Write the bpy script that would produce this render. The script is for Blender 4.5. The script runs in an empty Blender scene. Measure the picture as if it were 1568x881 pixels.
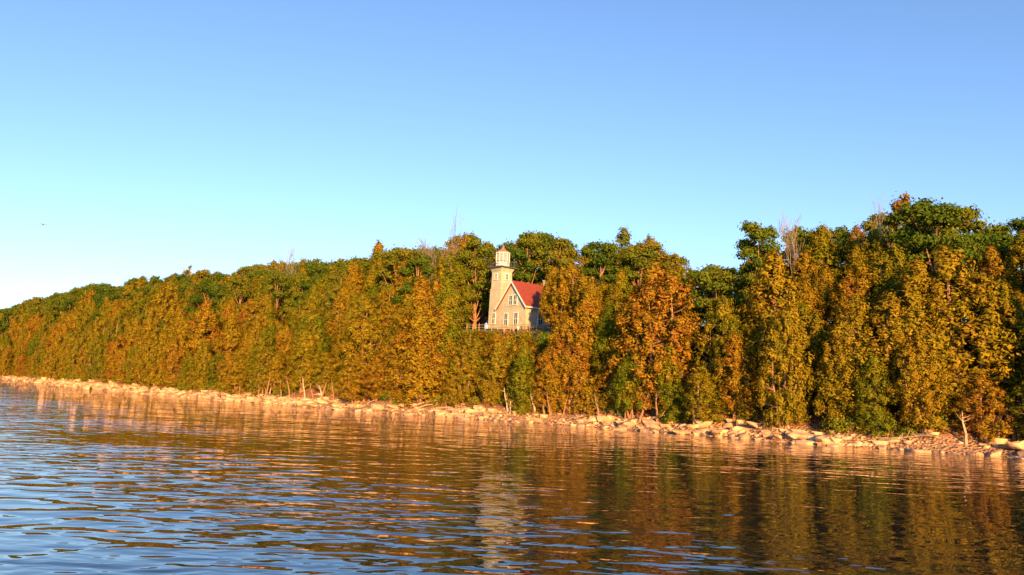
import bpy, math, random
import numpy as np
from mathutils import Vector, Matrix, Quaternion
random.seed(7); RS=np.random.RandomState(11)
sc=bpy.context.scene
sc.view_settings.view_transform='Standard'; sc.view_settings.look='None'; sc.view_settings.exposure=0
COL=sc.collection

# ---------------------------------------------------------------- materials
def mat(name):
    m=bpy.data.materials.new(name); m.use_nodes=True
    nt=m.node_tree; nt.nodes.clear()
    out=nt.nodes.new('ShaderNodeOutputMaterial'); return m,nt,out
def N(nt,t,**k):
    n=nt.nodes.new(t)
    for a,b in k.items(): setattr(n,a,b)
    return n
def ramp(nt,stops):
    r=N(nt,'ShaderNodeValToRGB'); cr=r.color_ramp
    while len(cr.elements)<len(stops): cr.elements.new(0.5)
    for e,(p,c) in zip(cr.elements,stops): e.position=p; e.color=(*c,1)
    return r
def simple(name,color,rough=0.8,noise=0.25,scale=3.0,bump=0.0,metal=0.0):
    m,nt,out=mat(name); L=nt.links.new
    b=N(nt,'ShaderNodeBsdfPrincipled'); b.inputs['Roughness'].default_value=rough; b.inputs['Metallic'].default_value=metal
    g=N(nt,'ShaderNodeNewGeometry'); n=N(nt,'ShaderNodeTexNoise'); n.inputs['Scale'].default_value=scale; n.inputs['Detail'].default_value=6
    L(g.outputs['Position'],n.inputs['Vector'])
    r=ramp(nt,[(0.3,tuple(c*(1-noise) for c in color)),(0.7,tuple(min(1,c*(1+noise)) for c in color))])
    L(n.outputs['Fac'],r.inputs['Fac']); L(r.outputs['Color'],b.inputs['Base Color'])
    if bump:
        bp=N(nt,'ShaderNodeBump'); bp.inputs['Strength'].default_value=bump; bp.inputs['Distance'].default_value=0.1
        L(n.outputs['Fac'],bp.inputs['Height']); L(bp.outputs['Normal'],b.inputs['Normal'])
    L(b.outputs['BSDF'],out.inputs['Surface']); return m
def leafmat(name,stops,trans=0.12):
    m,nt,out=mat(name); L=nt.links.new
    oi=N(nt,'ShaderNodeObjectInfo'); g=N(nt,'ShaderNodeNewGeometry')
    n=N(nt,'ShaderNodeTexNoise'); n.inputs['Scale'].default_value=0.45; n.inputs['Detail'].default_value=2
    L(g.outputs['Position'],n.inputs['Vector'])
    a=N(nt,'ShaderNodeMath',operation='MULTIPLY_ADD'); L(n.outputs['Fac'],a.inputs[0]); a.inputs[1].default_value=1.1
    s=N(nt,'ShaderNodeMath',operation='MULTIPLY_ADD'); L(oi.outputs['Random'],s.inputs[0]); s.inputs[1].default_value=0.85; s.inputs[2].default_value=-0.47
    L(s.outputs[0],a.inputs[2])
    r=ramp(nt,stops); L(a.outputs[0],r.inputs['Fac'])
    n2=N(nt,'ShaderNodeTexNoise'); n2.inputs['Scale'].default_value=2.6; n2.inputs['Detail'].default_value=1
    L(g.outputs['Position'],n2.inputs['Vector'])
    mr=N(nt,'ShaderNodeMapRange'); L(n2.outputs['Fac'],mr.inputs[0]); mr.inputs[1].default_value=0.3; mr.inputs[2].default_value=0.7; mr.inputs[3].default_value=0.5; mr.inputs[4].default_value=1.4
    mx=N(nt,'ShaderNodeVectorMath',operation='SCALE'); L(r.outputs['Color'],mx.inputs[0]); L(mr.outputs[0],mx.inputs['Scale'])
    d=N(nt,'ShaderNodeBsdfDiffuse'); t=N(nt,'ShaderNodeBsdfTranslucent'); ms=N(nt,'ShaderNodeMixShader'); ms.inputs[0].default_value=trans
    L(mx.outputs[0],d.inputs['Color']); L(mx.outputs[0],t.inputs['Color'])
    L(d.outputs[0],ms.inputs[1]); L(t.outputs[0],ms.inputs[2]); L(ms.outputs[0],out.inputs['Surface']); return m

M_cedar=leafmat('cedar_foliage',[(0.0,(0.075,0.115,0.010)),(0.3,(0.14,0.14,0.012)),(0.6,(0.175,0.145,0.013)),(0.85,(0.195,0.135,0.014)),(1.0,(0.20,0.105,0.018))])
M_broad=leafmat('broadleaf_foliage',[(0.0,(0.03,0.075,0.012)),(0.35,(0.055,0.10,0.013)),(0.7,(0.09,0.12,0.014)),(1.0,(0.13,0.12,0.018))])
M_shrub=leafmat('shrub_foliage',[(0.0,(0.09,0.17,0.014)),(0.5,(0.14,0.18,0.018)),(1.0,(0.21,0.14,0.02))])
M_bark=simple('bark',(0.21,0.13,0.085),0.9,0.35,4,0.6)
M_pale=simple('pale_bark',(0.38,0.31,0.24),0.9,0.25,4,0.4)
M_twig=simple('bare_twigs',(0.17,0.16,0.15),0.9,0.2,4)
M_rock=simple('limestone',(0.40,0.285,0.185),0.85,0.5,1.1,0.9)
M_wood=simple('driftwood',(0.36,0.28,0.20),0.9,0.25,5,0.4)
M_fence=simple('weathered_fence',(0.20,0.16,0.12),0.9,0.25,5,0.2)

# ---------------------------------------------------------------- mesh helpers
class MB:
    def __init__(s): s.v=[];s.f=[];s.m=[];s.n=0
    def add(s,v,f,mi=0):
        v=np.asarray(v,float); s.v.append(v)
        for q in f: s.f.append(tuple(int(i)+s.n for i in q))
        s.m+= [mi]*len(f); s.n+=len(v)
    def mesh(s,name,mats,smooth=False):
        me=bpy.data.meshes.new(name)
        V=np.concatenate(s.v); me.from_pydata(V.tolist(),[],s.f)
        for m in mats: me.materials.append(m)
        me.polygons.foreach_set('material_index',s.m)
        me.polygons.foreach_set('use_smooth',[smooth]*len(s.f))
        me.update(); return me
def obj(name,me,loc=(0,0,0),rot=(0,0,0),scale=(1,1,1),parent=None):
    o=bpy.data.objects.new(name,me); o.location=loc; o.rotation_euler=rot; o.scale=scale
    COL.objects.link(o)
    if parent: o.parent=parent
    return o
def tube(mb,pts,rads,sides=6,mi=0):
    pts=np.asarray(pts,float); k=len(pts); vs=[]
    for i in range(k):
        d=pts[min(i+1,k-1)]-pts[max(i-1,0)]; d/=np.linalg.norm(d)+1e-9
        a=np.cross(d,[0.31,0.17,0.93] if abs(d[2])<0.9 else [1,0.1,0]); a/=np.linalg.norm(a); b=np.cross(d,a)
        for j in range(sides):
            t=2*math.pi*j/sides; vs.append(pts[i]+rads[i]*(a*math.cos(t)+b*math.sin(t)))
    fs=[]
    for i in range(k-1):
        for j in range(sides):
            j2=(j+1)%sides; fs.append((i*sides+j,i*sides+j2,(i+1)*sides+j2,(i+1)*sides+j))
    fs.append(tuple(range(sides-1,-1,-1))); fs.append(tuple((k-1)*sides+j for j in range(sides)))
    mb.add(vs,fs,mi)
def leaves(mb,P,Nn,L,W,rs,mi=1):
    n=len(P); Nn=Nn/(np.linalg.norm(Nn,axis=1,keepdims=True)+1e-9)
    r=rs.normal(size=(n,3)); t=np.cross(Nn,r); t/=np.linalg.norm(t,axis=1,keepdims=True)+1e-9; b=np.cross(Nn,t)
    l=(L*rs.uniform(.6,1.35,(n,1))); w=(W*rs.uniform(.6,1.35,(n,1)))
    V=np.stack([P+t*l,P+b*w+t*l*.15,P-t*l,P-b*w+t*l*.15],1).reshape(-1,3)
    F=np.arange(4*n).reshape(n,4); mb.add(V,F.tolist(),mi)

def make_cedar(seed,H=14.,R=2.6,base=.12,ncl=330,nl=44,pw=3.0):
    # several overlapping leaders give the broad, lumpy crowns of shoreline white cedars
    rs=np.random.RandomState(seed); mb=MB()
    nlead=rs.randint(2,6); Ps=[];Ns=[]
    leads=[(0.,0.,1.,1.)]
    for k in range(nlead-1):
        a=rs.uniform(0,6.28); leads.append((math.cos(a)*R*.48,math.sin(a)*R*.48,rs.uniform(.68,.97),rs.uniform(.55,.8)))
    tot=sum(l[3] for l in leads)
    for (ox,oy,hh,rr) in leads:
        bx,by=rs.normal(0,.3,2); ph=rs.uniform(0,6.28,4); Hh=H*hh; RR=R*(rr if rr<1 else .9)
        ax=lambda u: np.array([ox*min(1,.25+u*1.6)+bx*math.sin(u*2.2),oy*min(1,.25+u*1.6)+by*math.sin(u*2.6),u*Hh])
        tube(mb,[ax(u) for u in np.linspace(-.03,.96,9)],[(.24*(1-u)**.8+.02)*rr for u in np.linspace(-.03,.96,9)],6,0)
        for i in range(int(ncl*rr/tot*1.15)):
            up=rs.rand()**.9; u=base+(1-base)*up; a=rs.uniform(0,6.283)
            r=RR*max(0,1-up**pw)**.75*(.8+.2*min(1,up*5))
            r*=1+.16*math.sin(2*a+ph[0]+3*up)+.2*math.sin(3*a+ph[1]-11*up)+.12*math.sin(6*a+ph[2]+19*up)
            f=rs.uniform(.35,.65) if rs.rand()<.2 else rs.uniform(.76,1.05)
            c0=ax(u*.97); d=np.array([math.cos(a),math.sin(a),0])
            c=c0+d*r*f+np.array([0,0,rs.uniform(-.3,.5)])
            rc=rs.uniform(.27,.58)*(1-.1*up)
            if f>.7 and i%3==0: tube(mb,[c0-[0,0,.5],c0+d*r*f*.5-[0,0,.25],c],[.05,.035,.012],4,0)
            q=rs.normal(size=(nl,3))*[.55,.55,.85]*rc; q[:,2]+= .2*rc
            Ps.append(c+q); Ns.append(q/rc*1.1+d*.8+[0,0,.25]+rs.normal(size=(nl,3))*.3)
    leaves(mb,np.concatenate(Ps),np.concatenate(Ns),.18,.085,rs)
    return mb.mesh('cedar_mesh',[M_bark,M_cedar])
def make_broad(seed,H=15.,R=4.,nb=17,lm=None,leafL=.2):
    rs=np.random.RandomState(seed); mb=MB(); lm=lm or M_broad
    lean=rs.normal(0,.4,2)
    T=lambda u: np.array([lean[0]*u*u,lean[1]*u*u,u*H])
    tube(mb,[T(u) for u in np.linspace(-.03,.8,7)],[.3*(1-u)+.03 for u in np.linspace(0,.83,7)],7,0)
    Ps=[];Ns=[]
    for i in range(nb):
        a=i*2.4+rs.uniform(-.4,.4); up=(i+.5)/nb; z=H*(.2+.7*up)
        rr=R*math.sqrt(max(.0,1-((up-.35)/.68)**2))*rs.uniform(.45,.8)
        br=rs.uniform(.95,1.5)*R/4
        bc=np.array([math.cos(a)*rr+lean[0]*up,math.sin(a)*rr+lean[1]*up,z-br*.2])
        s=T(max(.1,(z/H)-.28)); tube(mb,[s,(s+bc)/2+[0,0,-.3],bc],[.13,.08,.03],5,0)
        for k in range(14):
            d=rs.normal(size=3); d/=np.linalg.norm(d); d[2]=abs(d[2])*.9-.25
            c=bc+d*br*rs.uniform(.6,1.15); rc=rs.uniform(.36,.62)
            if k%4==0: tube(mb,[bc,c],[.03,.012],3,0)
            n=44; q=rs.normal(size=(n,3))*[.75,.75,.5]*rc
            Ps.append(c+q); Ns.append(q/rc+d*.6+[0,0,.3]+rs.normal(size=(n,3))*.6)
    leaves(mb,np.concatenate(Ps),np.concatenate(Ns),leafL,leafL*.55,rs)
    return mb.mesh('broadleaf_mesh',[M_bark,lm])
def make_shrub(seed,H=2.5,R=1.5):
    rs=np.random.RandomState(seed); mb=MB(); Ps=[];Ns=[]
    for i in range(34):
        a=rs.uniform(0,6.283); up=rs.rand()**.7; r=R*math.sqrt(max(0,1-up**2))*rs.uniform(.4,1)
        c=np.array([math.cos(a)*r,math.sin(a)*r,up*H*.9+.15])
        if i%2==0: tube(mb,[(0,0,-.2),(c[0]*.4,c[1]*.4,c[2]*.55),c],[.04,.03,.01],4,0)
        q=rs.normal(size=(42,3))*.26; Ps.append(c+q); Ns.append(q*3+[math.cos(a)*.4,math.sin(a)*.4,.5]+rs.normal(size=(42,3))*.6)
    leaves(mb,np.concatenate(Ps),np.concatenate(Ns),.13,.07,rs)
    return mb.mesh('shrub_mesh',[M_bark,M_shrub])
def make_bare(seed,H=15.,m=None,depth=5):
    rs=np.random.RandomState(seed); mb=MB()
    def br(p,d,l,r,k):
        p1=p+d*l*.5+rs.normal(0,.03*l,3); p2=p+d*l
        tube(mb,[p,p1,p2],[r,r*.8,r*.6],5 if r>.05 else 3,0)
        if k==0: return
        for i in range(3 if k!=3 else 4):
            nd=d+rs.normal(0,.30,3)+np.array([0,0,.22]); nd/=np.linalg.norm(nd)
            br(p2 if i<2 else p1,nd,l*rs.uniform(.62,.84),max(r*.52,.015),k-1)
    br(np.array([0,0,-.3]),np.array([0.,0,1]),H*.3,.17,depth)
    return mb.mesh('bare_tree_mesh',[m or M_twig])

# ---------------------------------------------------------------- terrain frame
AX=np.array([.726,-.688]); AY=np.array([.688,.726])
SP=[-1500,-900,-500,-359,-225,-165,-119,-95,-75,-65,-47,-32,-25,-12,20,100,400]
SQ=[140,110,84,74,63,59.5,60.5,61.5,64.5,67.5,70.5,71,72.5,75.5,79,80,100]
def Q(p): return float(np.interp(p,SP,SQ))+.7*math.sin(p*.31)+.4*math.sin(p*.83+1)
def prof(p,s):
    z=float(np.interp(s,[-60,-10,0,1.5,4.5,8,20,24,30,60,120,600,3000],[-12,-1.6,-.12,.45,1.45,3.0,13.2,13.7,14,16,20,28,30]))
    hill=max(0,min(1,(-p-160)/200))*16*max(0,min(1,(s-18)/70)); return z+hill
def gz(p,s):
    k=max(0,min(1,(s-1)/4))
    return prof(p,s)+k*(.35*math.sin(p*.37+s*.5)+.22*math.sin(p*.9-s*.7+2))*(0.15 if 19<s<32 and -100<p<-62 else 1)+ .06*math.sin(p*2.3+s*1.9)
def W(p,s):
    q=Q(p)+s; return AX[0]*p+AY[0]*q, AX[1]*p+AY[1]*q
def inv(x,y):
    p=AX[0]*x+AX[1]*y; q=AY[0]*x+AY[1]*y; return p,q-Q(p)
ps=np.concatenate([np.linspace(-1500,-400,60,endpoint=False),np.linspace(-400,60,500,endpoint=False),np.linspace(60,400,30)])
ss=np.concatenate([[-60,-30,-12,-6],np.arange(-3,12,.5),np.arange(12,40,1.5),np.linspace(42,120,20),[160,250,400,600,1000,3000]])
V=[(*W(p,s),gz(p,s)) for p in ps for s in ss]; ns=len(ss)
F=[(i*ns+j,(i+1)*ns+j,(i+1)*ns+j+1,i*ns+j+1) for i in range(len(ps)-1) for j in range(ns-1)]
m,nt,out=mat('ground_soil'); L=nt.links.new
b=N(nt,'ShaderNodeBsdfPrincipled'); b.inputs['Roughness'].default_value=.95
g=N(nt,'ShaderNodeNewGeometry'); sx=N(nt,'ShaderNodeSeparateXYZ'); L(g.outputs['Position'],sx.inputs[0])
n=N(nt,'ShaderNodeTexNoise'); n.inputs['Scale'].default_value=.8; n.inputs['Detail'].default_value=8; L(g.outputs['Position'],n.inputs['Vector'])
ad=N(nt,'ShaderNodeMath',operation='MULTIPLY_ADD'); L(n.outputs['Fac'],ad.inputs[0]); ad.inputs[1].default_value=1.2; L(sx.outputs['Z'],ad.inputs[2])
dv=N(nt,'ShaderNodeMath',operation='DIVIDE'); L(ad.outputs[0],dv.inputs[0]); dv.inputs[1].default_value=16
r=ramp(nt,[(0.0,(.06,.04,.03)),(.045,(.30,.20,.13)),(.11,(.33,.21,.13)),(.15,(.22,.10,.045)),(.5,(.13,.075,.04)),(.8,(.09,.11,.03))]); L(dv.outputs[0],r.inputs['Fac'])
v=N(nt,'ShaderNodeTexVoronoi'); v.inputs['Scale'].default_value=3.5; L(g.outputs['Position'],v.inputs['Vector'])
mx=N(nt,'ShaderNodeMix',data_type='RGBA',blend_type='MULTIPLY'); mx.inputs[0].default_value=.35; L(r.outputs['Color'],mx.inputs[6]); L(v.outputs['Color'],mx.inputs[7]); L(mx.outputs[2],b.inputs['Base Color'])
bp=N(nt,'ShaderNodeBump'); bp.inputs['Distance'].default_value=.25; L(v.outputs['Distance'],bp.inputs['Height']); L(bp.outputs['Normal'],b.inputs['Normal'])
L(b.outputs['BSDF'],out.inputs['Surface'])
mb=MB(); mb.add(V,F); obj('ground',mb.mesh('ground',[m],True))

# ---------------------------------------------------------------- water (breezier out to the west, calmer in the lee of the trees)
m,nt,out=mat('lake_water'); L=nt.links.new
b=N(nt,'ShaderNodeBsdfPrincipled'); b.inputs['Base Color'].default_value=(.006,.010,.013,1); b.inputs['Roughness'].default_value=.015; b.inputs['IOR'].default_value=1.6
g=N(nt,'ShaderNodeNewGeometry')
def wn(scale,sx_,sy_,rot,detail,off=0,ds=0):
    mp=N(nt,'ShaderNodeMapping'); mp.inputs['Scale'].default_value=(sx_,sy_,1); mp.inputs['Rotation'].default_value=(0,0,rot); mp.inputs['Location'].default_value=(off,off,0)
    n=N(nt,'ShaderNodeTexNoise'); n.inputs['Scale'].default_value=scale; n.inputs['Detail'].default_value=detail; n.inputs['Roughness'].default_value=.4; n.inputs['Distortion'].default_value=ds
    L(g.outputs['Position'],mp.inputs['Vector']); L(mp.outputs[0],n.inputs['Vector']); return n.outputs['Fac']
w1=wn(.22,.5,1.,.2,0); w2=wn(.9,.5,1.05,-.12,1,7,.5); w3=wn(2.6,.5,1.0,.25,1,3,.3)
big=wn(.04,.7,1,.1,2,11); fine=wn(.06,.8,1,.3,2,31)
a1=N(nt,'ShaderNodeMath',operation='MULTIPLY'); L(w1,a1.inputs[0]); a1.inputs[1].default_value=.17
a2=N(nt,'ShaderNodeMath',operation='MULTIPLY_ADD'); L(w2,a2.inputs[0]); a2.inputs[1].default_value=.155; L(a1.outputs[0],a2.inputs[2])
fm=N(nt,'ShaderNodeMapRange'); L(fine,fm.inputs[0]); fm.inputs[1].default_value=.42; fm.inputs[2].default_value=.6; fm.inputs[3].default_value=.008; fm.inputs[4].default_value=.045
a3=N(nt,'ShaderNodeMath',operation='MULTIPLY_ADD'); L(w3,a3.inputs[0]); L(fm.outputs[0],a3.inputs[1]); L(a2.outputs[0],a3.inputs[2])
mr=N(nt,'ShaderNodeMapRange'); L(big,mr.inputs[0]); mr.inputs[1].default_value=.38; mr.inputs[2].default_value=.62; mr.inputs[3].default_value=.3; mr.inputs[4].default_value=1.0
wx=N(nt,'ShaderNodeSeparateXYZ'); L(g.outputs['Position'],wx.inputs[0])
lee=N(nt,'ShaderNodeMapRange'); L(wx.outputs['X'],lee.inputs[0]); lee.inputs[1].default_value=-22; lee.inputs[2].default_value=12; lee.inputs[3].default_value=1.0; lee.inputs[4].default_value=.62
mm=N(nt,'ShaderNodeMath',operation='MULTIPLY'); L(mr.outputs[0],mm.inputs[0]); L(lee.outputs[0],mm.inputs[1])
bp=N(nt,'ShaderNodeBump'); bp.inputs['Distance'].default_value=1.0; L(mm.outputs[0],bp.inputs['Strength']); L(a3.outputs[0],bp.inputs['Height']); L(bp.outputs['Normal'],b.inputs['Normal'])
L(b.outputs['BSDF'],out.inputs['Surface'])
mb=MB(); mb.add([(-4000,-4000,0),(4000,-4000,0),(4000,4000,0),(-4000,4000,0)],[(0,1,2,3)]); obj('lake_water',mb.mesh('lake_water',[m]))

# ---------------------------------------------------------------- trees
cedars=[make_cedar(100+i,R=[3.0,3.4,3.0,3.7,3.2,2.9,3.3,3.9][i],base=[.03,.06,.02,.08,.04,.07,.03,.05][i],pw=[2.2,3,2.4,3.2,2.1,2.8,2.3,3.1][i]) for i in range(8)]
trunky=[make_cedar(170+i,R=3.2,base=.17,pw=2.5) for i in range(2)]
highc=[make_cedar(150,R=3.0,base=.34)]
broads=[make_broad(200+i,R=[4,3.4,4.4,3.7,3.2][i]) for i in range(5)]
shrubs=[make_shrub(300+i) for i in range(4)]
bares=[make_bare(400+i) for i in range(2)]
forest=bpy.data.objects.new('distant_forest',None); COL.objects.link(forest)
SKX=[-.9,-.693,-.622,-.56,-.481,-.454,-.392,-.339,-.286,-.224,-.18,-.145,-.065,.032,.058,.102,.191,.217,.248,.297,.337,.359,.412,.482,.526,.58,.632,.693,1.2]
SKE=[.10,.114,.124,.130,.134,.145,.152,.161,.167,.188,.207,.197,.216,.228,.216,.219,.232,.216,.190,.202,.216,.226,.256,.259,.287,.296,.277,.28,.28]
def sky_e(tx): return float(np.interp(tx,SKX,SKE))
def plant(kind,p,s,top=None,h=None,wide=1.0,far=False,me=None):
    x,y=W(p,s); z=gz(p,s)-.15
    if h is None: h=top-z
    if kind=='cedar': me=me or random.choice(cedars); H=14.8
    elif kind=='broad': me=random.choice(broads); H=15.
    elif kind=='shrub': me=random.choice(shrubs); H=2.6
    else: me=random.choice(bares); H=14.
    k=h/H; w=k*wide*random.uniform(.85,1.25)
    w=max(w,.72*wide) if kind in('cedar',) else w
    nm={'cedar':'cedar_tree','broad':'broadleaf_tree','shrub':'shrub','bare':'bare_tree'}[kind]
    return obj(nm,me,(x,y,z),(random.uniform(-.05,.05),random.uniform(-.05,.05),random.uniform(0,6.28)),(w,w,k),forest if far else None)
def inwin(x,y): return -.068<x/y<.066 and y<126
rows=[(4.3,4.3,'A'),(8.5,4.5,'B'),(13,4.8,'B2'),(18,5.0,'C'),(24,5.4,'D'),(31,5.8,'D2'),(39,6.0,'E'),(48,6.6,'E'),(75,9,'F'),(95,9,'F')]
for s0,step,kind in rows:
    p=-700+random.uniform(0,4)
    while p<(28 if kind in 'AB' else 12):
        far_k=1+max(0,(-p-150))/260
        p+=step*far_k*random.uniform(.5,1.5)
        s=s0+random.uniform(-2.2,2.2)*(1 if s0>6 else .5); x,y=W(p,s)
        if y<5: continue
        tx=x/y; far=(y>190 or s0>28); g=gz(p,s); e=sky_e(tx)
        if tx<-.95 or tx>1.25: continue
        if kind=='F' and p>-150: continue
        if math.hypot(x-4,y-120.5)<9.5 or math.hypot(x+1.6,y-122)<5.5: continue
        if inwin(x,y):
            if s>18.3: continue
            tp=4+.079*y+random.uniform(-.8,.15)
            h=tp-g
            if h<1.5: continue
            plant('broad' if (h<8 and random.random()<.5) else 'cedar',p,s,h=min(h,9),wide=1.0 if h>4 else 1.3,far=False); continue
        if kind=='A':
            h=random.uniform(6.5,13.5)
            plant('cedar' if (random.random()<.97 or tx>.1) else 'broad',p,s,h=h,far=far,me=random.choice(trunky) if (random.random()<.4 and tx>-.3) else None)
        elif kind in('B','B2'):
            tp=random.uniform(13.8,20.5)+ (1.0 if tx>.05 else 0)
            plant('cedar' if random.random()<.95 else 'broad',p,s,top=min(tp,4+y*e*.95),far=far)
        elif kind=='C':
            tp=min(random.uniform(19,23.5)+(6 if tx<-.45 else 0),4+y*e*.98); plant('cedar' if random.random()<.8 else 'broad',p,s,top=max(tp,g+8),far=far)
        elif kind in('D','D2'):
            tp=4+y*e*random.uniform(.84,.98); plant('cedar' if random.random()<.4 else 'broad',p,s,h=max(8,min(tp-g,21)),far=far)
        else:
            tp=4+y*e*random.uniform(.87,1.04); plant('broad' if random.random()<.8 else 'cedar',p,s,h=max(8,min(tp-g,27)),far=far)
def at(kind,tx,y,ztop,wide=1.0,me=None):
    x=tx*y; p,s=inv(x,y); return plant(kind,p,s,top=ztop,wide=wide,me=me)
# specific trees
at('cedar',-.086,108,21.4,1.0); at('cedar',-.115,105,19); at('cedar',.056,109,22.6,.8,highc[0]); at('cedar',.080,106,23,1.0); at('cedar',.098,101,20.5,1.0)
at('broad',.337,92,4+.255*92,.75); at('bare',-.316,185,4+.176*185,.7); at('bare',-.300,180,4+.174*180,.7); at('bare',-.085,140,4+.222*140,.8); at('bare',.385,98,4+.264*98,.7); at('bare',.50,92,4+.274*92,.6); at('bare',-.11,142,4+.212*142,.8)
at('broad',.58,84,4+.298*84,1.0)
# shrubs
p=-330
while p<20:
    p+=random.uniform(1.2,3.0)*(1+max(0,-p-150)/150)
    plant('shrub',p,random.uniform(3.8,7.5),h=random.uniform(.9,2.8),wide=1.2)
for i in range(46):
    p=random.uniform(-92,-62); s=random.uniform(10,19); x,y=W(p,s)
    if inwin(x,y) : plant('shrub',p,s,h=min(2.6,max(1.,4+.079*y-gz(p,s))),wide=1.2)

# ---------------------------------------------------------------- rocks
import bmesh
def rock_proto(seed,sub=2):
    rs=np.random.RandomState(seed); bm=bmesh.new(); bmesh.ops.create_icosphere(bm,subdivisions=sub,radius=1)
    V=np.array([v.co[:] for v in bm.verts]); Fs=[[v.index for v in f.verts] for f in bm.faces]; bm.free()
    for k in range(11):
        d=rs.normal(size=3); d/=np.linalg.norm(d); c=rs.uniform(.4,.75); t=V@d; V=V-np.outer(np.maximum(t-c,0),d)
    t=V[:,2]; V[:,2]=np.minimum(t,.45)
    V*= [1.15,rs.uniform(.6,.9),rs.uniform(.4,.7)]; V+=rs.normal(0,.015,V.shape); return V,Fs
RP=[rock_proto(i,1) for i in range(8)]; RPB=[rock_proto(40+i,3) for i in range(6)]
mb=MB()
for i in range(7500):
    p=-330+360*random.random()**.75 ; s=random.gauss(1.6,1.45)
    if s<-1 or s>6: continue
    if math.sin(p*.45)+math.sin(p*.17+1)+random.uniform(-1.6,1.6)<-1.2: continue
    sz=min(1.3,.15*math.exp(random.gauss(0,.8)))*(1+.25*(p<-150)); x,y=W(p,s)
    V,Fs=random.choice(RP); a=random.uniform(0,6.28); c,sn=math.cos(a),math.sin(a)
    R=np.array([[c,-sn,0],[sn,c,0],[0,0,1]]); mb.add(V@R.T*sz*1.3+[x,y,gz(p,s)+sz*.1],Fs)
obj('shore_rocks',mb.mesh('shore_rocks',[M_rock]))
for i in range(90):
    p=random.uniform(-200,15) ; s=random.uniform(-.8,3.4); sz=random.uniform(.5,1.5); x,y=W(p,s)
    V,Fs=random.choice(RPB); mb=MB(); mb.add(V*sz,Fs)
    obj('boulder',mb.mesh('boulder',[M_rock]),(x,y,gz(p,s)+sz*.1),(random.uniform(-.2,.2),random.uniform(-.2,.2),random.uniform(0,6)),(1.3,.95,.85))
# driftwood and leaning dead trunks
for i in range(40):
    p=random.uniform(-170,15); s=random.uniform(1,4.5); x,y=W(p,s); z=gz(p,s); l=random.uniform(1.2,3.8); a=random.uniform(-.9,.9)-.75
    mb=MB(); d=np.array([math.cos(a),math.sin(a),random.uniform(0,.25)])
    P=[d*l*t+np.array([0,0,.12*math.sin(t*3)]) for t in (0,.3,.6,1)]
    tube(mb,P,[.11,.09,.07,.03],6)
    for k in range(3):
        q=d*l*random.uniform(.3,.8); tube(mb,[q,q+np.array([random.uniform(-.5,.5),random.uniform(-.5,.5),random.uniform(.2,.8)])],[.04,.012],4)
    obj('driftwood_log',mb.mesh('driftwood_log',[M_wood]),(x,y,z+.12))
for i in range(34):
    p=random.choice([random.uniform(-125,-95),random.uniform(-66,-12),random.uniform(-66,-12)]); s=random.uniform(2.4,3.8); x,y=W(p,s); z=gz(p,s)
    mb=MB(); l=random.uniform(1.6,3.6); d=np.array([random.uniform(-.35,.35),random.uniform(-.3,.1),1.]);
    tube(mb,[d*0-[0,0,.3],d*l*.3+[.06,-.05,0],d*l*.65+[-.04,.05,0],d*l],[.14,.12,.08,.03],6)
    for k in range(5):
        q=d*l*random.uniform(.35,.9); e=np.array([random.uniform(-.8,.8),random.uniform(-.6,.3),random.uniform(.2,.9)]); tube(mb,[q,q+e*.5+[0,0,-.05],q+e],[.035,.025,.01],4)
    obj('dead_trunk',mb.mesh('dead_trunk',[M_pale if i%4==0 else M_bark]),(x,y,z))

# ---------------------------------------------------------------- buildings
def brickmat(name,c1,c2):
    m,nt,out=mat(name); L=nt.links.new
    b=N(nt,'ShaderNodeBsdfPrincipled'); b.inputs['Roughness'].default_value=.85
    tc=N(nt,'ShaderNodeTexCoord'); mp=N(nt,'ShaderNodeMapping'); mp.inputs['Rotation'].default_value=(math.pi/2,0,0)
    br=N(nt,'ShaderNodeTexBrick'); br.inputs['Scale'].default_value=3.; br.inputs['Color1'].default_value=(*c1,1); br.inputs['Color2'].default_value=(*c2,1); br.inputs['Mortar'].default_value=(.40,.40,.36,1); br.inputs['Mortar Size'].default_value=.02
    L(tc.outputs['Object'],mp.inputs['Vector']); L(mp.outputs[0],br.inputs['Vector'])
    n=N(nt,'ShaderNodeTexNoise'); n.inputs['Scale'].default_value=1.2; n.inputs['Detail'].default_value=6; L(tc.outputs['Object'],n.inputs['Vector'])
    r=ramp(nt,[(.3,(.72,.72,.70)),(.7,(1,1,1))]); L(n.outputs['Fac'],r.inputs['Fac'])
    mx=N(nt,'ShaderNodeMix',data_type='RGBA',blend_type='MULTIPLY'); mx.inputs[0].default_value=1; L(br.outputs['Color'],mx.inputs[6]); L(r.outputs['Color'],mx.inputs[7])
    L(mx.outputs[2],b.inputs['Base Color']); L(b.outputs['BSDF'],out.inputs['Surface']); return m
M_brick=brickmat('cream_brick',(.36,.41,.36),(.31,.36,.31))
M_red=simple('red_roof_shingles',(.17,.035,.022),.7,.3,6,.3)
M_lr=simple('faded_red_paint',(.24,.13,.12),.6,.2,4)
M_white=simple('white_paint',(.50,.60,.68),.5,.08,3)
M_dark=simple('dark_iron',(.05,.05,.055),.5,.2,3)
m,nt,out=mat('window_glass'); b=N(nt,'ShaderNodeBsdfPrincipled'); b.inputs['Base Color'].default_value=(.03,.04,.05,1); b.inputs['Roughness'].default_value=.08; n=N(nt,'ShaderNodeTexNoise'); n.inputs['Scale'].default_value=2; bp=N(nt,'ShaderNodeBump'); bp.inputs['Strength'].default_value=.1
nt.links.new(n.outputs['Fac'],bp.inputs['Height']); nt.links.new(bp.outputs['Normal'],b.inputs['Normal']); nt.links.new(b.outputs['BSDF'],out.inputs['Surface']); M_glass=m
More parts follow.
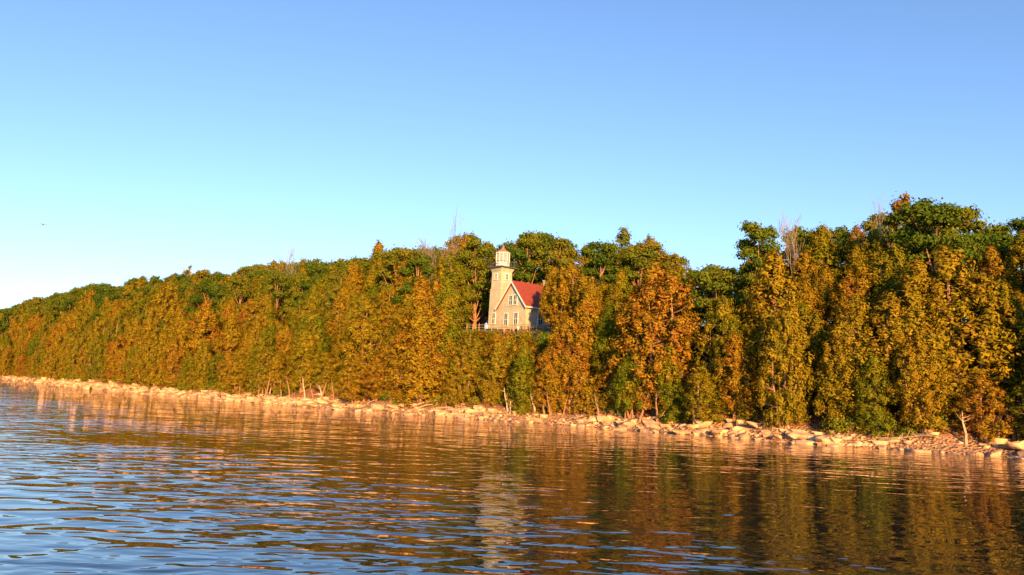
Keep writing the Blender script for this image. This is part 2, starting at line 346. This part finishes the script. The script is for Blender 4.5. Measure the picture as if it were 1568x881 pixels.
def boxv(c,s):
    x,y,z=c; a,b_,d=s[0]/2,s[1]/2,s[2]/2
    return [(x+i*a,y+j*b_,z+k*d) for i in(-1,1) for j in(-1,1) for k in(-1,1)],[(0,1,3,2),(4,6,7,5),(0,4,5,1),(2,3,7,6),(0,2,6,4),(1,5,7,3)]
def box(mb,c,s,mi=0): v,f=boxv(c,s); mb.add(v,f,mi)
ROT=math.atan2(-.75,.66)
GZ=13.35
# keepers house
house=bpy.data.objects.new('keepers_house',None); COL.objects.link(house); house.location=(-2.0,120.4,GZ); house.rotation_euler=(0,0,ROT)
Wd,Ln,Eh,Ph=6.5,9.5,3.9,7.7
mb=MB(); v=[(0,0,-1),(Wd,0,-1),(Wd,0,Eh),(Wd/2,0,Ph),(0,0,Eh)]; v+= [(x,Ln,z) for x,_,z in v]
mb.add(v,[(0,1,2,3,4),(9,8,7,6,5),(1,6,7,2),(0,4,9,5),(2,7,8,3),(4,3,8,9),(0,5,6,1)]); obj('brick_walls',mb.mesh('walls',[M_brick]),parent=house)
mb=MB(); sl=(Ph-Eh)/(Wd/2); ov=.45
for sgn in(-1,1):
    x0=Wd/2; x1=Wd/2+sgn*(Wd/2+ov); z0=Ph+.06; z1=Ph-sl*(Wd/2+ov)+.06; y0,y1=-.4,Ln+.4
    v=[(x0,y0,z0),(x1,y0,z1),(x1,y1,z1),(x0,y1,z0),(x0,y0,z0+.2),(x1,y0,z1+.16),(x1,y1,z1+.16),(x0,y1,z0+.2)]
    f=[(0,3,2,1),(4,5,6,7),(0,1,5,4),(2,3,7,6),(1,2,6,5)]
    if sgn<0: f=[tuple(reversed(q)) for q in f]
    mb.add(v,f)
obj('red_roof',mb.mesh('roof',[M_red]),parent=house)
mb=MB()
for sgn in(-1,1):
    x0=Wd/2; x1=Wd/2+sgn*(Wd/2+ov); z0=Ph+.26; z1=Ph-sl*(Wd/2+ov)+.2
    v=[(x0,-.47,z0),(x1,-.47,z1),(x1,-.47,z1-.32),(x0,-.47,z0-.36),(x0,-.41,z0),(x1,-.41,z1),(x1,-.41,z1-.32),(x0,-.41,z0-.36)]
    mb.add(v,[(0,1,2,3),(7,6,5,4),(0,4,5,1),(2,6,7,3),(1,5,6,2)])
box(mb,(Wd+ov+.03,Ln/2,Eh-sl*ov+.1),(.07,Ln+.8,.2))
obj('white_rake_trim',mb.mesh('trim',[M_white]),parent=house)
def window(parent,c,w,h,face,nm='window'):
    mb=MB()
    def bb(u,z,su,sz,d,th,mi):
        if face==0: box(mb,(c[0]+u,c[1]-d,c[2]+z),(su,th,sz),mi)
        elif face==1: box(mb,(c[0]+d,c[1]+u,c[2]+z),(th,su,sz),mi)
        else: box(mb,(c[0]-d,c[1]+u,c[2]+z),(th,su,sz),mi)
    bb(0,0,w,h,.02,.03,1); bb(0,h/2+.07,w+.3,.14,.05,.12,0); bb(0,-h/2-.05,w+.34,.1,.07,.16,0)
    bb(-w/2-.05,0,.1,h,.045,.1,0); bb(w/2+.05,0,.1,h,.045,.1,0); bb(0,0,w,.06,.05,.05,0); bb(0,0,.045,h,.046,.04,0)
    obj(nm,mb.mesh(nm,[M_white,M_glass]),parent=parent)
window(house,(2.9,0,4.75),.8,1.5,0); window(house,(3.95,0,4.75),.8,1.5,0)
window(house,(1.9,0,1.7),.85,1.9,0); window(house,(4.3,0,1.7),.85,1.9,0)
window(house,(Wd,3.2,1.8),.95,1.8,1); window(house,(Wd,6.6,1.8),.95,1.8,1)
mb=MB(); box(mb,(Wd/2,7.5,Ph+.3),(.8,.8,1.6)); box(mb,(Wd/2,7.5,Ph+1.15),(1.,1.,.15)); obj('brick_chimney',mb.mesh('chimney',[M_brick]),parent=house)
mb=MB(); box(mb,(Wd/2,Ln/2,-.6),(Wd+.3,Ln+.3,1.4)); obj('stone_foundation',mb.mesh('foundation',[M_rock]),parent=house)
# tower
tw=bpy.data.objects.new('lighthouse_tower',None); COL.objects.link(tw); tw.location=(-1.75,122.3,GZ); tw.rotation_euler=(0,0,ROT)
def frus(mb,z0,z1,r0,r1,n,mi=0,ph=0,cap=True):
    v=[(r*math.cos(2*math.pi*(i+ph)/n),r*math.sin(2*math.pi*(i+ph)/n),z) for r,z in((r0,z0),(r1,z1)) for i in range(n)]
    f=[(i,(i+1)%n,n+(i+1)%n,n+i) for i in range(n)]
    if cap: f+=[tuple(range(n-1,-1,-1)),tuple(range(n,2*n))]
    mb.add(v,f,mi)
q=math.sqrt(2)
mb=MB(); frus(mb,-1,6.8,1.42*q,1.32*q,4,ph=.5); frus(mb,6.8,7.0,1.36*q,1.30*q,4,ph=.5); frus(mb,7.0,9.9,1.22*q,1.18*q,4,ph=.5); frus(mb,9.9,10.5,1.2*q,1.48*q,4,ph=.5)
obj('brick_shaft',mb.mesh('shaft',[M_brick]),parent=tw)
mb=MB(); frus(mb,10.5,10.68,1.8*q,1.8*q,4,ph=.5)
for i in range(4):
    a=i*math.pi/2; d=np.array([math.cos(a),math.sin(a)]); t=np.array([-d[1],d[0]])
    for h_ in(11.1,11.55):
        p0=d*1.72-t*1.72;p1=d*1.72+t*1.72; tube(mb,[(*p0,h_),(*p1,h_)],[.03,.03],5)
    for k in range(6):
        p0=d*1.72+t*(-1.72+k*.688); tube(mb,[(*p0,10.6),(*p0,11.58)],[.025,.025],5)
obj('iron_gallery',mb.mesh('gallery',[M_dark]),parent=tw)
mb=MB(); frus(mb,10.68,11.5,1.2,1.2,10); frus(mb,13.0,13.2,1.25,1.3,10)
for i in range(10):
    a=2*math.pi*i/10; tube(mb,[(1.15*math.cos(a),1.15*math.sin(a),11.5),(1.15*math.cos(a),1.15*math.sin(a),13.)],[.07,.07],5)
obj('lantern_room_frame',mb.mesh('lantern',[M_white]),parent=tw)
mb=MB(); frus(mb,11.5,13.,1.08,1.08,10); m2=simple('lantern_glazing',(.22,.24,.26),.15,.15,2); obj('lantern_glazing',mb.mesh('glz',[m2]),parent=tw)
mb=MB(); frus(mb,13.2,13.85,1.4,.35,10); frus(mb,13.85,14.1,.2,.2,10); frus(mb,14.1,14.3,.12,.26,10); frus(mb,14.3,14.5,.26,.08,10); tube(mb,[(0,0,14.4),(0,0,15.)],[.03,.02],5)
obj('red_lantern_roof',mb.mesh('lroof',[M_lr],False),parent=tw)
window(tw,(0,-1.21,9.),.55,.9,0,'tower_window'); window(tw,(1.21,0,9.),.55,.9,1,'tower_window')
window(tw,(0,-1.40,2.),.7,1.7,0,'tower_window'); window(tw,(-1.38,0,5.),.6,1.,2,'tower_window')

# fence along the terrace edge
mb=MB(); last=None
for i in range(16):
    x=-7+i*1.0; y=None
    for yy in np.arange(105,125,.1):
        if inv(x,yy)[1]>=20: y=yy;break
    p,s=inv(x,y); z=gz(p,s)
    box(mb,(x,y,z+.4),(.12,.12,1.2))
    if last is not None:
        for h_ in(.35,.75): tube(mb,[(last[0],last[1],last[2]+h_),(x,y,z+h_)],[.045,.045],4)
    last=(x,y,z)
obj('wooden_fence',mb.mesh('fence',[M_fence]))

# people
M_skin=simple('skin',(.45,.30,.22),.6,.08,5); M_hair=simple('hair',(.08,.05,.03),.8,.2,9); M_pants=simple('trousers',(.08,.10,.16),.8,.15,5)
def person(x,y,z,rot,shirt,h=1.7,arm=0.2):
    k=h/1.7
    J={'pel':(0,0,.93),'sp':(0,0,1.15),'ch':(0,0,1.36),'nk':(0,0,1.47),'hd':(0,-.01,1.58),'hd2':(0,0,1.66)}
    R={'pel':.15,'sp':.125,'ch':.15,'nk':.055,'hd':.095,'hd2':.08}
    for s,n in((-1,'l'),(1,'r')):
        J.update({n+'hip':(s*.09,0,.88),n+'kn':(s*.11,-.02,.48),n+'an':(s*.12,.02,.08),n+'to':(s*.13,-.14,.04),n+'sh':(s*.19,0,1.38),n+'el':(s*.25,.02,1.1),n+'wr':(s*(.22),-.16-arm*.3,.93+arm),n+'ha':(s*.2,-.24-arm*.3,.93+arm)})
        R.update({n+'hip':.1,n+'kn':.065,n+'an':.045,n+'to':.035,n+'sh':.06,n+'el':.042,n+'wr':.03,n+'ha':.032})
    E=[('pel','sp'),('sp','ch'),('ch','nk'),('nk','hd'),('hd','hd2')]
    for n in'lr': E+=[('pel',n+'hip'),(n+'hip',n+'kn'),(n+'kn',n+'an'),(n+'an',n+'to'),('ch',n+'sh'),(n+'sh',n+'el'),(n+'el',n+'wr'),(n+'wr',n+'ha')]
    ks=list(J); me=bpy.data.meshes.new('p'); me.from_pydata([J[a] for a in ks],[(ks.index(a),ks.index(b)) for a,b in E],[])
    o=bpy.data.objects.new('tmp',me); COL.objects.link(o); o.modifiers.new('s','SKIN'); o.modifiers.new('u','SUBSURF').levels=1
    for i,a in enumerate(ks): me.skin_vertices[0].data[i].radius=(R[a],R[a]*.8,); me.skin_vertices[0].data[i].use_root=(a=='pel')
    bpy.context.view_layer.update(); dg=bpy.context.evaluated_depsgraph_get()
    nm=bpy.data.meshes.new_from_object(o.evaluated_get(dg)); bpy.data.objects.remove(o)
    nm.materials.clear()
    for m_ in(M_skin,shirt,M_pants,M_hair): nm.materials.append(m_)
    for f in nm.polygons:
        c=f.center; f.use_smooth=True
        f.material_index= 3 if (c.z>1.6 and (c.y>-.02 or c.z>1.69)) else 0 if c.z>1.46 else 0 if (abs(c.x)>.16 and c.y<-.1) else 1 if c.z>.92 else 2
    obj('person',nm,(x,y,z),(0,0,rot),(k,k,k))
sh=[simple('shirt_red',(.4,.10,.07),.8,.1),simple('shirt_orange',(.42,.22,.14),.8,.1),simple('shirt_white',(.45,.45,.45),.8,.1)]
for x,y,r_,s_,h_ in((-.9,114.6,.2,0,1.7),(.5,113.9,-.4,1,1.6),(1.2,113.6,.3,2,1.75),(2.6,112.6,.1,0,1.6)):
    p,s=inv(x,y); person(x,y,gz(p,s)-.02,r_,sh[s_],h_)
# gull
mb=MB(); tube(mb,[(0,-.25,0),(0,-.15,.01),(0,0,.02),(0,.15,0),(0,.28,-.01)],[.01,.045,.06,.045,.01],6)
for s in(-1,1): mb.add([(s*.03,-.08,.03),(s*.22,-.1,.10),(s*.45,.02,.05),(s*.22,.04,.09),(s*.03,.08,.03)],[(0,1,3,4),(1,2,3)])
obj('gull',mb.mesh('gull',[simple('gull_feathers',(.06,.06,.07),.8,.2)]),(-.648*80,80,4+.197*80),(0,0,.9))

# ---------------------------------------------------------------- light
SD=Vector((.18,-.984,0)).normalized(); EL=math.radians(12)
sd=Vector((SD.x*math.cos(EL),SD.y*math.cos(EL),math.sin(EL)))
l=bpy.data.lights.new('sun','SUN'); l.energy=5; l.angle=math.radians(.5); l.color=(3.4,1.55,.38)
so=bpy.data.objects.new('sun',l); COL.objects.link(so); so.rotation_euler=(-sd).to_track_quat('-Z','Y').to_euler(); so.location=(0,-50,50)
w=bpy.data.worlds.new('World'); sc.world=w; w.use_nodes=True; nt=w.node_tree; bg=nt.nodes['Background']
sk=nt.nodes.new('ShaderNodeTexSky'); sk.sky_type='NISHITA'; sk.sun_disc=False; sk.sun_elevation=EL; sk.sun_rotation=math.atan2(SD.x,SD.y); sk.air_density=1.; sk.dust_density=.5; sk.ozone_density=1.9
tn=nt.nodes.new('ShaderNodeVectorMath'); tn.operation='MULTIPLY'; tn.inputs[1].default_value=(1.45,1.6,1.95)
nt.links.new(sk.outputs[0],tn.inputs[0]); nt.links.new(tn.outputs[0],bg.inputs['Color']); bg.inputs['Strength'].default_value=.15

# ---------------------------------------------------------------- camera
c=bpy.data.cameras.new('camera'); c.lens=26; c.sensor_width=36; c.clip_end=9000; c.clip_start=.1
co=bpy.data.objects.new('camera',c); COL.objects.link(co)
co.matrix_world=Matrix.Translation((0,0,4))@Matrix.Rotation(math.radians(97.8),4,'X')@Matrix.Rotation(math.radians(2.37),4,'Z')
sc.camera=co
print('objects',len(bpy.data.objects))
